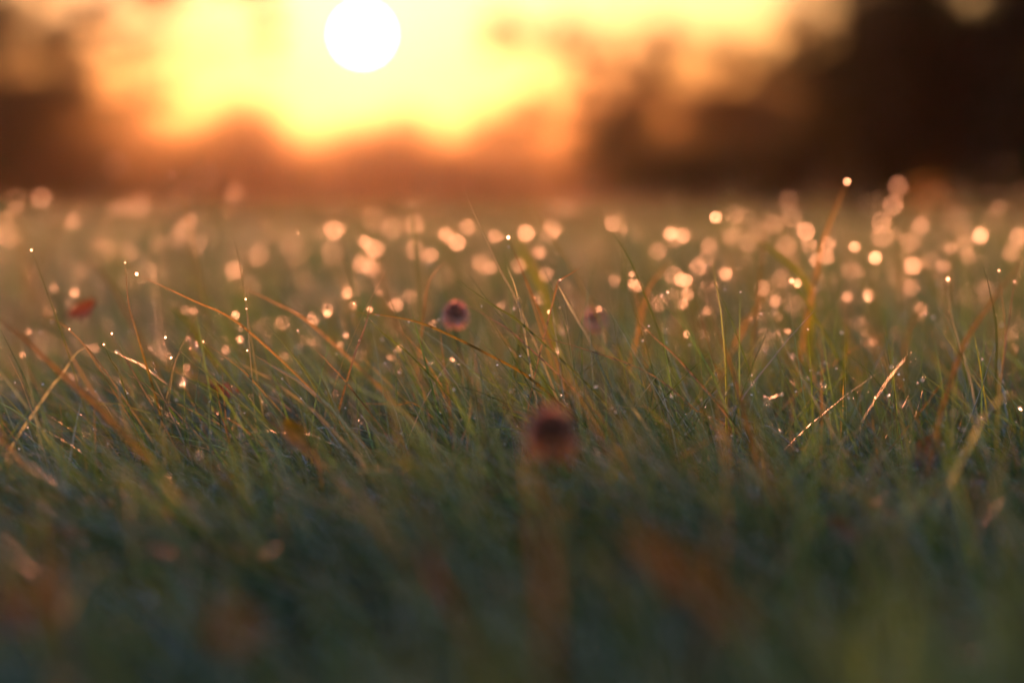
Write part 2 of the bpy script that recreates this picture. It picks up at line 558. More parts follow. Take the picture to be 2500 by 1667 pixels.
def lawn(n, y0, y1, seg, Lm, wm, seed, margin, extra=0.0, lmax=0.15, flank=0.0):
    rng = np.random.default_rng(seed)
    x, y = scatter(n, y0, y1, rng, margin)
    if flank:                                   # the lawn goes on at both sides of the view
        x = np.sign(x) * (0.225 * y + margin + flank * rng.random(n))
    # clumping into tussocks
    x = x + 0.012 * np.sin(x * 60 + 3 * np.sin(y * 40)); y = y + 0.012 * np.cos(y * 55 + x * 33)
    L = Lm * height_field(x, y) * rng.lognormal(0, 0.28, n)
    L = np.clip(L, 0.015, lmax)
    w = wm * rng.lognormal(0, 0.25, n)
    side = np.clip((x / (0.2 * np.maximum(y, .3))), -1, 1)
    th0 = rng.normal(0.42 + extra, 0.28, n) - 0.08 * side
    kap = rng.normal(0.65, 0.5, n) - 0.15 * side
    phi = math.pi + rng.normal(0, 0.75, n)
    anyd = rng.random(n) < 0.25 + 0.15 * side
    phi[anyd] = rng.uniform(0, 2 * math.pi, anyd.sum())
    col = PAL[rng.choice(len(PAL), n, p=PALP / PALP.sum())] * rng.lognormal(0, 0.36, (n, 1))
    near = (y < 0.85) & (col[:, 0] > col[:, 1])
    col[near] = PAL[rng.integers(0, 4, near.sum())]
    flat = rng.random(n) < 0.10
    th0[flat] += 0.7
    V, F, cc, C = blades(n, np.stack([x, y], 1), L, w, th0, kap, phi, seg, col, rng)
    return V, F, cc, C, y


parts = [lawn(61000, 0.26, 2.2, 4, 0.052, 0.0012, 1, 0.30),
         lawn(46000, 2.2, 6.0, 3, 0.066, 0.0022, 2, 0.35),
         lawn(16000, 6.0, 15.0, 2, 0.075, 0.008, 3, 1.0),
         lawn(15000, 0.95, 1.75, 5, 0.088, 0.0011, 4, 0.2, 0.2),
         lawn(6500, 2.0, 8.0, 4, 0.120, 0.0016, 5, 0.35, -0.15, 0.21),
         lawn(9000, 0.26, 2.4, 3, 0.054, 0.0017, 6, 0.30, 0.0, 0.15, 0.75)]
Vs, Fs, cs, off = [], [], [], 0
for V, F, cc, C, y in parts:
    Vs.append(V); Fs.append(F + off); cs.append(cc); off += len(V)
o = link("grass", mesh_np("grass", np.concatenate(Vs), np.concatenate(Fs), M_GRASS, np.concatenate(cs)))
tag(o, "fine short dewy grass of the lawn", "grass", kind="stuff")

# fine dew caught all over the blades, far too small to count
ICO_V = ICO_F = None
def ico(sub=1):
    import bmesh
    bm = bmesh.new()
    bmesh.ops.create_icosphere(bm, subdivisions=sub, radius=1.0)
    V = np.array([tuple(v.co) for v in bm.verts]); F = np.array([[v.index for v in f.verts] for f in bm.faces])
    bm.free()
    return V, F


IV, IF = ico(2)
JV, JF = ico(1)
rng = np.random.default_rng(77)
pos = []
C = parts[0][3]
m = 10000
bi = rng.integers(0, len(C), m); si = rng.choice([1, 2, 3, 4], m, p=[.2, .25, .25, .3])
pos.append((C[bi, si], rng.uniform(0.00025, 0.00075, m)))
C = parts[3][3]
m = 6000
bi = rng.integers(0, len(C), m); si = rng.choice([2, 3, 4, 5], m, p=[.2, .2, .2, .4])
pos.append((C[bi, si], rng.uniform(0.0003, 0.0009, m)))
C = parts[1][3]
m = 4500
bi = rng.integers(0, len(C), m); si = rng.choice([2, 3], m, p=[.15, .85])
pos.append((C[bi, si], rng.uniform(0.0006, 0.0011, m)))
C = parts[4][3]
m = 1400
bi = rng.integers(0, len(C), m)
pos.append((C[bi, 4], rng.uniform(0.0008, 0.0015, m)))
pc = np.concatenate([p for p, r in pos]); pr = np.concatenate([r for p, r in pos])
V = (pc[:, None, :] + JV[None] * pr[:, None, None]).reshape(-1, 3)
F = (JF[None] + (np.arange(len(pc)) * len(JV))[:, None, None]).reshape(-1, 3)
me = mesh_np("dew", V, F, M_DEW)
me.materials.append(M_WATER)
me.polygons.foreach_set('material_index', np.repeat((pc[:, 1] > 1.75).astype(np.int32), len(JF)))
o = link("dew", me)
tag(o, "fine dew beads scattered over the grass blades", "dew", kind="stuff")

# ------------------------------------------------------------------ single blades, traced one by one
DROP = mesh_np("dew_drop", IV, IF, M_WATER)
GREEN = (0.055, 0.095, 0.030); DARKG = (0.035, 0.065, 0.035); OLIVE = (0.11, 0.10, 0.03); LIME = (0.10, 0.14, 0.02)
STRAW = (0.16, 0.12, 0.065); BROWN = (0.105, 0.08, 0.045); PALE = (0.22, 0.26, 0.24); GREY = (0.12, 0.14, 0.11)


def catmull(pts, n):
    p = [pts[0] * 2 - pts[1]] + pts + [pts[-1] * 2 - pts[-2]]
    out = []
    m = len(pts) - 1
    for k in range(n + 1):
        u = k / n * m
        i = min(int(u), m - 1); t = u - i
        a, b, c, d = p[i], p[i + 1], p[i + 2], p[i + 3]
        out.append(0.5 * ((2 * b) + (c - a) * t + (2 * a - 5 * b + 4 * c - d) * t * t + (3 * b - a - 3 * c + d) * t ** 3))
    return out


def blade_mesh(pts, width, col, rng, seg=12, blunt=False, fold=0.5, twist=0.8, mat=None):
    """folded strip along pts (base first)"""
    C = catmull(pts, seg)
    V = []
    t0 = rng.uniform(0, 2 * math.pi)
    t0 = rng.uniform(-0.9, 0.9)
    for i, c in enumerate(C):
        t = i / seg
        T = (C[min(i + 1, seg)] - C[max(i - 1, 0)]).normalized()
        view = Vector((0, -1, 0.1))
        S = T.cross(view)
        S = S.normalized() if S.length > 1e-4 else T.orthogonal().normalized()
        S = Matrix.Rotation(t0 + twist * (t - 0.5), 3, T) @ S
        N = T.cross(S)
        pr = min(0.6 + 1.2 * t, 1) * max(1 - t ** (6 if blunt else 2.6), 0) + 0.07
        wd = width * 0.5 * pr
        V += [c - S * wd, c + N * wd * fold, c + S * wd]
    V = np.array([tuple(v) for v in V])
    k = np.arange(seg) * 3
    F = np.concatenate([np.stack([k, k + 1, k + 4, k + 3], 1), np.stack([k + 1, k + 2, k + 5, k + 4], 1)])
    cc = np.tile(np.array(col), (len(V), 1))
    return mesh_np("grass_blade", V, F, mat or M_HERO, cc), C


HR = np.random.default_rng(5)


def hero(tag_label, pix, d, w_mm, col, drops=(), blunt=False, lean=None, name="grass_blade", group=None, twist=0.8):
    """pix: pixels from the tip downwards; the last point is carried on down to the soil"""
    if lean is None:
        lean = HR.uniform(-0.03, 0.03)
    n = len(pix)
    pts = [P(px, py, d + lean * (1 - k / max(n - 1, 1))) for k, (px, py) in enumerate(pix)]
    low = pts[-1]
    if low.z > 0.004:
        dirv = (pts[-1] - pts[-2])
        slope = dirv.x / max(-dirv.z, 1e-3) if dirv.z < 0 else np.sign(dirv.x) * 1.5
        slope = max(-1.3, min(1.3, slope))
        z = low.z
        pts.append(Vector((low.x + slope * z * 0.38, low.y + HR.uniform(-.004, .004), z * 0.5)))
        pts.append(Vector((low.x + slope * z * 0.55, low.y + HR.uniform(-.006, .006), -0.002)))
    pts = pts[::-1]
    base = pts[0].copy()
    me, C = blade_mesh([p - base for p in pts], w_mm * 0.00066, np.array(col) * HR.uniform(0.85, 1.15), HR, seg=6 + 3 * len(pts), blunt=blunt, twist=twist,
                       mat=M_BROAD if (w_mm >= 3.2 or d < 1.2 or d > 1.45) else M_HERO)
    o = link(name, me, None, base)
    tag(o, tag_label, "grass blade", group)
    for (f, r_mm) in drops:
        c = C[int(round(f * (len(C) - 1)))]
        r = r_mm * 0.00075
        k = link("dew_drop", DROP, o, c + Vector((0, 0, r * 0.3)))
        k.scale = (r, r, r * 1.08)
    return o


def Z(ox, oy):
    return lambda *pts: [(ox + x / 2.8, oy + y / 2.8) for x, y in pts]


A, B_, C_, D_, E_, F_ = Z(0, 420), Z(830, 420), Z(1660, 400), Z(0, 900), Z(830, 900), Z(1660, 900)
HEROES = [
    ("straight green blade standing alone above the leaning orange straw", A((855, 620), (880, 900), (945, 1140)), 1.30, 2.2, OLIVE, [(.98, .5)]),
    ("long leaning orange-brown straw with a bright drop at its raised tip", A((935, 700), (1300, 870), (1690, 1080)), 1.30, 2.4, STRAW, [(1, 1.3)]),
    ("short bright orange straw tip crossing the grey upright blade", A((1625, 780), (1870, 890), (2150, 1060)), 1.42, 3.0, STRAW, []),
    ("long green blade leaning left at the far left of the lawn", A((215, 535), (350, 900), (470, 1250)), 1.24, 2.2, GREEN, [(1, .6)]),
    ("tall grey-green blade behind the short orange straw tip", A((1585, 420), (1640, 650), (1750, 1350)), 1.35, 2.2, GREY, []),
    ("thin upright grey stem with beads beside the tall grey-green blade", A((1680, 870), (1690, 1000), (1710, 1250)), 1.3, 1.3, GREY, [(1, .6), (.85, .6)]),
    ("orange-edged blade with a bead at the tip, left of the pale bent blade", A((440, 1040), (620, 1230), (800, 1480)), 1.28, 2.0, OLIVE, [(.97, .7)]),
    ("thin dry blade lying across the long green blade at far left", A((255, 960), (450, 1060), (640, 1280)), 1.27, 1.2, STRAW, []),
    ("orange-lit blade starting where the pale blade bends", A((620, 1180), (860, 1370), (1100, 1540)), 1.28, 1.8, OLIVE, []),
    ("pale blue-green blade bent over to the right, low at left", A((620, 1180), (520, 1240), (420, 1390), (330, 1500)), 1.24, 2.6, PALE, []),
    ("green blade with a bright drop just under its tip, left half", A((1085, 1090), (1330, 1310), (1600, 1530)), 1.30, 1.9, GREEN, [(.96, .9)]),
    ("slender blade leaning right between two drop-tipped blades", A((1365, 925), (1220, 1240), (1160, 1450)), 1.31, 1.7, GREY, []),
    ("brown-tipped blade leaning left below the orange straw", A((1390, 1160), (1560, 1280), (1740, 1440)), 1.29, 1.9, OLIVE, [(1, .4)]),
    ("leaning blade with a copper rim under the short orange straw tip", A((1690, 1220), (1900, 1350), (2120, 1500)), 1.30, 2.0, OLIVE, [(1, .5)]),
    ("thick green blade leaning left in the middle of the left half", A((1835, 1050), (2000, 1250), (2150, 1470)), 1.30, 2.5, GREEN, []),
    ("copper-edged blade leaning left beside the thick green blade", A((2150, 1200), (2250, 1310), (2400, 1480)), 1.30, 1.8, STRAW, []),
    ("thin olive blade with a pinkish wet tip, left third", A((765, 1105), (850, 1260), (940, 1420)), 1.29, 1.6, OLIVE, [(.98, .7)]),
    ("short green blade with a glinting tip, left third", A((710, 1180), (760, 1290), (830, 1420)), 1.30, 1.7, GREEN, [(1, .6)]),
    ("blurred brown blade leaning left behind the straight green blade", A((575, 590), (720, 720), (860, 960)), 1.62, 3.2, BROWN, []),
    ("dark green blade at the left edge with a wet rim", A((0, 1070), (90, 1250), (180, 1450)), 1.27, 2.2, DARKG, []),
    ("soft brown blade leaning in from the left edge", A((-60, 960), (100, 1090), (270, 1240)), 1.14, 3.4, BROWN, []),
    ("very blurred brown stalk standing up at the far left", A((520, 70), (430, 260), (330, 470)), 2.4, 6.0, BROWN, []),
    ("broad yellow-green blade blurred behind the drop-tipped blades", A((1120, 900), (1230, 980), (1340, 1110)), 1.58, 7.0, LIME, []),
    ("small upright stem with a bead at top at left", A((1170, 1270), (1180, 1350), (1170, 1450)), 1.29, 1.2, GREY, [(1, .8)]),
    ("tallest thin blade rising into the orange glow at centre", B_((840, 100), (960, 380), (1100, 680), (1230, 930)), 1.33, 2.4, GREY, []),
    ("blurred tall blade just right of the tallest thin blade", B_((1245, 170), (1360, 330), (1480, 500), (1640, 760)), 1.5, 2.6, GREY, []),
    ("dark blade with a pale round drop at its tip, centre", B_((1150, 450), (1280, 760), (1400, 1060)), 1.40, 2.6, BROWN, [(1, 1.2)]),
    ("pale wavy stem in front of the tallest thin blade", B_((1140, 640), (1195, 780), (1245, 1010)), 1.31, 1.8, PALE, [(.6, .6)]),
    ("thin blade with a pointed tip right of the drop-tipped dark blade", B_((1330, 510), (1400, 680), (1480, 860), (1560, 1150)), 1.36, 1.8, GREEN, [(.55, .6)]),
    ("thick silvery stem with a broken tip at centre right", B_((1470, 735), (1560, 900), (1640, 1040), (1720, 1190)), 1.30, 2.8, PALE, []),
    ("short orange-lit sliver pointing up right of the broken silvery stem", B_((1655, 645), (1570, 700), (1500, 745), (1470, 830)), 1.32, 1.6, STRAW, []),
    ("leaning green blade above the pink clover head", B_((760, 710), (1030, 900), (1300, 1090)), 1.30, 2.2, GREEN, []),
    ("long arching blade with an orange tip reaching left below the pink clover", B_((60, 955), (330, 985), (600, 1050), (1000, 1240), (1350, 1450)), 1.30, 2.6, OLIVE, []),
    ("green blade crossing under the tip of the long arching blade", B_((95, 900), (290, 1100), (520, 1290)), 1.28, 1.9, GREEN, [(1, .4)]),
    ("almost level green blade running right across the middle", B_((930, 1085), (1300, 1120), (1700, 1220), (2200, 1430)), 1.28, 2.3, OLIVE, []),
    ("thin brown blade leaning across the pink clover head", B_((780, 860), (1010, 990), (1250, 1160)), 1.32, 1.9, BROWN, []),
    ("curled dry brown blade hooking to the right behind the pink clover", B_((735, 610), (660, 670), (600, 780), (570, 1000)), 1.42, 2.4, STRAW, []),
    ("brown blade leaning right across the tip of the long arching blade", B_((230, 820), (170, 1060), (90, 1280)), 1.31, 2.0, BROWN, [(.6, .9)]),
    ("green blade with a fine tip, left of the tallest thin blade", B_((870, 680), (1010, 880), (1200, 1130)), 1.34, 1.7, GREEN, []),
    ("thin green stem hanging under a round orange light, right of centre", B_((1850, 400), (1960, 560), (2050, 760), (2200, 1150)), 1.37, 1.7, GREEN, []),
    ("blurred glowing orange blade tip leaning right, right of centre", B_((2265, 590), (2190, 690), (2110, 800), (2060, 1000)), 1.52, 3.6, STRAW, []),
    ("broad yellow-green leaf blurred behind the drop-tipped dark blade", B_((1190, 440), (1290, 620), (1400, 830), (1430, 950)), 1.75, 13.0, LIME, []),
    ("dark leaning blade with a brown tip, right of the pale clover", B_((2000, 980), (2160, 1140), (2350, 1320)), 1.27, 1.9, BROWN, []),
    ("silvery curved blade low at centre right", B_((1840, 1310), (1860, 1420), (1960, 1560), (2130, 1790)), 1.22, 2.6, PALE, []),
    ("glowing orange stalk with a drop on top, standing before the dark bush", C_((1140, 125), (1070, 300), (1000, 470), (960, 620)), 1.55, 4.0, STRAW, [(1, 1.2)]),
    ("arching broad yellow-green blade at right", C_((480, 490), (660, 620), (850, 790), (900, 960), (890, 1200)), 1.62, 8.0, LIME, []),
    ("upright broad lime blade at right with a pointed tip", C_((1150, 1110), (1130, 1300), (1110, 1560), (1110, 1720)), 1.46, 6.5, LIME, []),
    ("pale crooked stem hooked at the top with a round drop, at right", C_((1830, 790), (1840, 940), (1890, 1180), (1950, 1350), (2000, 1560)), 1.38, 2.4, PALE, [(1, 1.1)]),
    ("dark green upright blade left of two thin stems, right edge", C_((2070, 690), (2120, 880), (2165, 1150), (2160, 1560)), 1.35, 2.4, DARKG, []),
    ("thin olive stem beside the dark upright blade, right edge", C_((2180, 730), (2205, 950), (2222, 1180), (2190, 1500)), 1.36, 1.7, OLIVE, [(.98, .6)]),
    ("thin brownish stem leaning right at the right edge", C_((2320, 640), (2280, 850), (2230, 1200), (2220, 1300)), 1.38, 1.7, BROWN, [(.85, .8)]),
    ("long soft olive-brown blade leaning right across the right edge", C_((2350, 640), (2120, 960), (1950, 1220), (1830, 1560), (1740, 1900)), 1.14, 4.4, BROWN, []),
    ("blurred orange blade tip leaning right, between the lime and the pale stems", C_((1680, 950), (1580, 1100), (1540, 1250), (1530, 1400)), 1.62, 4.0, STRAW, []),
    ("blurred orange blade tip under the arching yellow-green blade", C_((610, 850), (520, 990), (430, 1130)), 1.6, 4.0, STRAW, []),
    ("green blade leaning left under the arching yellow-green blade", C_((740, 770), (870, 960), (1090, 1350)), 1.43, 3.4, GREEN, [(.97, 1.2)]),
    ("dark thin blade standing before the dark bush", C_((605, 350), (565, 560), (545, 800)), 1.5, 1.8, BROWN, []),
    ("thick dark brown blade leaning left, below the pale clover", C_((230, 1090), (310, 1270), (400, 1560)), 1.16, 4.0, BROWN, []),
    ("thick pale blade arching in from the right edge", F_((2420, 165), (2250, 180), (2100, 290), (1990, 500), (1850, 780), (1760, 1000)), 1.06, 4.4, PALE, []),
    ("small pale hooked stem low at right", F_((380, 660), (430, 650), (455, 720), (430, 870)), 1.02, 3.0, PALE, []),
    ("thin dry stem arching low over the grass at right", F_((600, 590), (800, 550), (1050, 540), (1350, 680), (1600, 880)), 1.18, 1.4, STRAW, []),
    ("low level blade beaded with a row of drops, right edge", F_((1740, 605), (1900, 600), (2100, 620), (2250, 720)), 1.18, 1.4, GREEN, [(.98, .8), (.93, .5), (.88, .5), (.83, .9), (.78, .5), (.72, .6)]),
    ("orange thin straw falling to the right, low at right", F_((1440, 720), (1500, 780), (1570, 870)), 1.17, 1.2, STRAW, []),
    ("short pale upright sprout near the right bottom", F_((1930, 970), (1910, 1060), (1930, 1150)), 1.05, 2.2, PALE, []),
    ("slanting grey blade crossing the right lower lawn", F_((2250, 560), (2180, 820), (2080, 1060), (1980, 1270)), 1.02, 2.4, GREY, []),
    ("short stem with an orange wet tip, right half low", F_((1490, 540), (1470, 680), (1450, 830)), 1.2, 1.6, DARKG, [(1, .9)]),
    ("orange-tipped blade with a pale drop, right half", F_((1330, 200), (1400, 250), (1560, 420)), 1.3, 2.0, GREEN, [(1, 1.2)]),
    ("copper-lit short blade low at left with bright beads", D_((1440, 280), (1570, 350), (1700, 440)), 1.25, 2.4, STRAW, [(.9, .8), (.75, .8)]),
    ("dry reddish blade curling low at left", D_((680, 115), (780, 170), (860, 230), (950, 330)), 1.22, 1.6, BROWN, []),
    ("silvery blade leaning right low at left", D_((1200, 345), (1140, 400), (1120, 480)), 1.18, 2.0, PALE, []),
    ("blurred silvery upright blade in the left foreground", D_((900, 660), (880, 800), (890, 980), (900, 1150)), .95, 3.0, PALE, []),
    ("blurred pale teal blade in the left foreground", D_((760, 1320), (640, 1360), (560, 1460), (500, 1560)), .8, 3.2, PALE, []),
    ("orange bent sliver left of the dark clover head", E_((370, 115), (440, 100), (530, 95), (565, 140), (580, 200)), 1.22, 1.4, STRAW, []),
    ("thin level orange straw low at centre left", E_((30, 238), (210, 240), (400, 245), (560, 270)), 1.26, 1.0, STRAW, []),
    ("blurred red-brown blade in the centre foreground", E_((570, 1190), (610, 1340), (700, 1500), (760, 1600)), .76, 4.0, (0.11, 0.045, 0.03), []),
    ("soft pinkish dry stalk standing in the centre foreground", E_((1330, 860), (1360, 1050), (1400, 1350), (1420, 1600)), .66, 6.0, (0.075, 0.06, 0.045), []),
    ("second soft pinkish dry stalk, right of centre foreground", F_((220, 900), (260, 1100), (240, 1300)), .72, 6.0, (0.075, 0.06, 0.045), []),
    ("soft grey-green blade rising in the left bottom corner", D_((80, 1000), (120, 1300), (180, 1560)), .7, 5.0, GREEN, []),
    ("soft brown blade in the foreground below the left beads", D_((440, 1010), (400, 1200), (370, 1400)), .78, 4.5, BROWN, []),
    ("soft olive blade in the foreground at left", D_((250, 900), (270, 1150), (290, 1400)), .8, 4.5, OLIVE, []),
]
for lab, pix, d, w, col, dr in HEROES:
    hero(lab, pix, d, w, col, dr, blunt="broken" in lab or "silvery stem" in lab)

# ------------------------------------------------------------------ blurred dew drops on single blades far back
# pixel, blur-disc diameter in pixels (gives the distance), drop radius in mm
CINF = 134.0
FAR_DROPS = (
    [(x / 2.8, 420 + y / 2.8, c / 2.8, r) for x, y, c, r in [
        (105, 180, 160, 1.1), (285, 180, 160, 1.3), (110, 250, 120, 1.1), (955, 215, 170, 1.3), (950, 260, 170, 1.3), (1180, 25, 75, .7), (1255, 408, 148, 1.6),
        (1200, 455, 150, 1.4), (720, 515, 140, 1.1), (890, 550, 140, 1.0), (1090, 720, 130, 1.0), (1600, 670, 140, 1.4), (860, 765, 130, .9),
        (1815, 415, 180, 1.3), (1990, 475, 180, 1.2), (2025, 565, 185, 1.3), (1760, 575, 160, 1.2), (2285, 400, 150, 2.1), (2270, 560, 170, 1.4), (510, 825, 85, 1.5),
        (1270, 945, 80, 1.1), (1325, 950, 60, .9), (1610, 980, 70, 1.3), (2240, 940, 90, 1.3), (2240, 970, 60, 1.3), (2145, 1000, 100, 1.2), (2020, 910, 150, 1.2),
        (1930, 1030, 110, 1.0), (1640, 1145, 62, 1.4), (1545, 1215, 70, 1.0), (1640, 1070, 50, 1.0), (1285, 1140, 50, .9), (1030, 1205, 46, .7), (2075, 1155, 80, 1.1), (2130, 1165, 60, .8),
        (1940, 1260, 60, .8), (1275, 1335, 56, 1.0), (1440, 1385, 50, 1.0), (200, 1090, 56, .8), (645, 1200, 65, .9), (155, 1250, 45, .9), (490, 1405, 50, .7), (2325, 1185, 56, 1.2),
        (60, 460, 150, 1.0), (500, 340, 120, 1.0), (1290, 330, 120, 1.0), (30, 340, 140, 1.0), (760, 270, 130, .9), (1075, 480, 130, .9), (370, 800, 80, .8)]]
    + [(830 + x / 2.8, 420 + y / 2.8, c / 2.8, r) for x, y, c, r in [
        (235, 320, 190, 1.6), (350, 385, 150, 1.7), (510, 355, 140, 1.9), (170, 480, 105, 1.5), (235, 530, 140, 1.7), (510, 530, 140, 1.6), (490, 220, 60, .9),
        (800, 485, 130, 1.6), (720, 430, 120, 1.3), (1270, 420, 125, 1.7), (1450, 390, 145, 1.8), (1435, 430, 130, 1.5), (1520, 250, 175, 1.7), (1650, 200, 170, 1.0), (1890, 240, 200, 1.2),
        (1865, 355, 120, 2.0), (2260, 425, 100, 2.1), (1360, 550, 110, 1.5), (1030, 655, 100, 1.3), (1375, 860, 110, 1.1), (1875, 745, 85, 1.6), (1995, 700, 50, 1.2), (2000, 760, 70, 1.4),
        (2020, 780, 110, 1.1), (2280, 710, 140, 1.5), (2330, 740, 100, 1.2), (2275, 835, 95, 1.3), (2330, 900, 90, 1.2), (80, 800, 140, 1.2), (50, 830, 90, 1.4), (100, 905, 75, 1.3),
        (290, 800, 125, 1.3), (385, 910, 110, 1.1), (370, 880, 130, 1.1), (205, 940, 46, 1.0), (40, 1115, 55, 1.0), (1100, 915, 62, 1.2), (1430, 958, 34, 1.0), (1768, 938, 52, 1.3),
        (1690, 1060, 90, 1.3), (2180, 900, 120, 1.0), (2080, 1085, 60, .9), (1980, 1455, 62, 1.6), (765, 1285, 38, 1.0), (825, 1220, 46, .9), (635, 1035, 60, 1.2), (335, 1265, 50, .8),
        (410, 1205, 50, .9), (150, 640, 130, 1.2), (210, 660, 130, 1.2), (960, 620, 130, 1.2), (620, 570, 120, 1.0), (870, 380, 120, 1.1), (1060, 440, 110, 1.1), (1940, 400, 60, .8), (2300, 460, 120, 1.2), (2170, 540, 130, 1.1),
        (1410, 700, 110, 1.2), (480, 850, 110, 1.0), (0, 400, 60, 1.0), (1220, 640, 110, 1.0)]]
    + [(1660 + x / 2.8, 400 + y / 2.8, c / 2.8, r) for x, y, c, r in [
        (242, 368, 88, 2.6), (20, 495, 110, 1.4), (555, 470, 145, 1.6), (640, 420, 145, 1.7), (770, 370, 160, 1.5), (855, 465, 135, 1.7), (730, 560, 150, 1.6), (460, 545, 130, 1.7),
        (1190, 570, 84, 2.4), (1330, 645, 100, 2.1), (1490, 155, 160, 1.3), (1455, 285, 145, 1.6), (1375, 400, 150, 1.8), (1640, 420, 135, 1.5), (1590, 700, 130, 2.0), (1710, 665, 140, 1.5),
        (1850, 580, 94, 2.1), (2050, 495, 115, 2.0), (2130, 390, 170, 1.3), (2310, 500, 140, 1.9), (2255, 610, 130, 1.7), (1380, 500, 160, 1.6), (1570, 540, 150, 1.4), (1150, 590, 150, 1.6), (1010, 550, 120, 1.6),
        (120, 710, 130, 1.6), (170, 660, 120, 1.3), (310, 755, 100, 2.0), (690, 785, 130, 1.4), (800, 818, 65, 1.7), (650, 940, 92, 1.7), (1142, 910, 86, 1.7), (1290, 900, 96, 2.0),
        (1580, 850, 120, 1.3), (40, 800, 100, 1.5), (50, 895, 95, 1.5), (20, 960, 80, 1.3), (185, 1005, 85, 1.2), (560, 850, 120, 1.2), (665, 1045, 85, 1.0), (1255, 1080, 75, 1.1), (660, 1170, 66, 1.7), (735, 1145, 46, .9),
        (1320, 1220, 72, 1.0), (1790, 1230, 75, .9), (1865, 1230, 75, 1.0), (575, 1245, 60, .9), (1380, 1365, 58, 1.5), (2280, 1265, 66, 1.3), (730, 1375, 80, 1.0), (970, 1320, 66, .9), (775, 1490, 60, 1.0),
        (1810, 1070, 70, .8), (1645, 1000, 100, 1.1), (1225, 740, 90, 1.1), (1000, 640, 120, 1.5), (930, 660, 110, 1.4), (1480, 480, 90, 1.4), (1945, 560, 150, 1.5), (2000, 480, 130, 1.5), (1970, 640, 130, 1.3),
        (2060, 840, 130, 1.2), (2180, 300, 120, .9), (740, 250, 150, 1.1), (370, 350, 140, 1.3), (350, 500, 130, 1.2), (200, 560, 120, 1.2), (880, 560, 120, 1.3), (1800, 700, 110, 1.2), (1260, 1155, 50, .8), (45, 1165, 56, 1.2)]]
)


def zone(px):
    if px < 480: return "at left below the brown trees"
    if px < 760: return "left of the sun's path"
    if px < 1080: return "under the sun"
    if px < 1420: return "near the tallest thin blade"
    if px < 1740: return "right of centre before the dark shrub"
    if px < 2060: return "beside the glowing orange stalk"
    if px < 2290: return "before the large dark bush"
    return "at the right edge before the dark bush"


ORD = ["first", "second", "third", "fourth", "fifth", "sixth", "seventh", "eighth", "ninth", "tenth", "eleventh", "twelfth", "thirteenth", "fourteenth", "fifteenth"]


def stem_label(px, py, c):
    size = "large" if c > 45 else ("mid-sized" if c > 27 else "small")
    return size, "blade with %s drop, %s %s" % (size, "high" if py < 560 else ("midway" if py < 680 else "low"), zone(px))


def drop_label(q):
    """what sets this drop-tipped blade apart: size of its light, height, neighbours, and its rank among those alike"""
    px, py, c, r = q
    size, lab = stem_label(px, py, min(c, 108))
    alike = sorted((p[0], p[1]) for p in FAR_DROPS if stem_label(p[0], p[1], min(p[2], 108))[1] == lab)
    if len(alike) > 1:
        lab += ", %s from left" % ORD[min(alike.index((px, py)), 14)]
    return size, lab


for q in FAR_DROPS:
    px, py, c, r = q
    c = min(c, 108)
    d = FOCUS / (1 - min(c / CINF, 0.8))
    r *= (0.8 + 0.15 * d) * HR.uniform(0.55, 1.0) * (0.62 if c < 34 else 1.0)
    tip = (px, py)
    dx = HR.uniform(-8, 45)
    h = HR.uniform(60, 140)
    pix = [tip, (px + dx * .5, py + h * .5), (px + dx, py + h)]
    size, lab = drop_label(q)
    z = P(px, py, d).z
    col = [GREEN, OLIVE, DARKG, STRAW][HR.integers(0, 4)]
    hero(lab, pix, d, 1.7, col, [(1, r / 0.75)], group="dew-tipped blades in the blurred grass: " + size + ", " + zone(px), name="dewy_grass_blade")


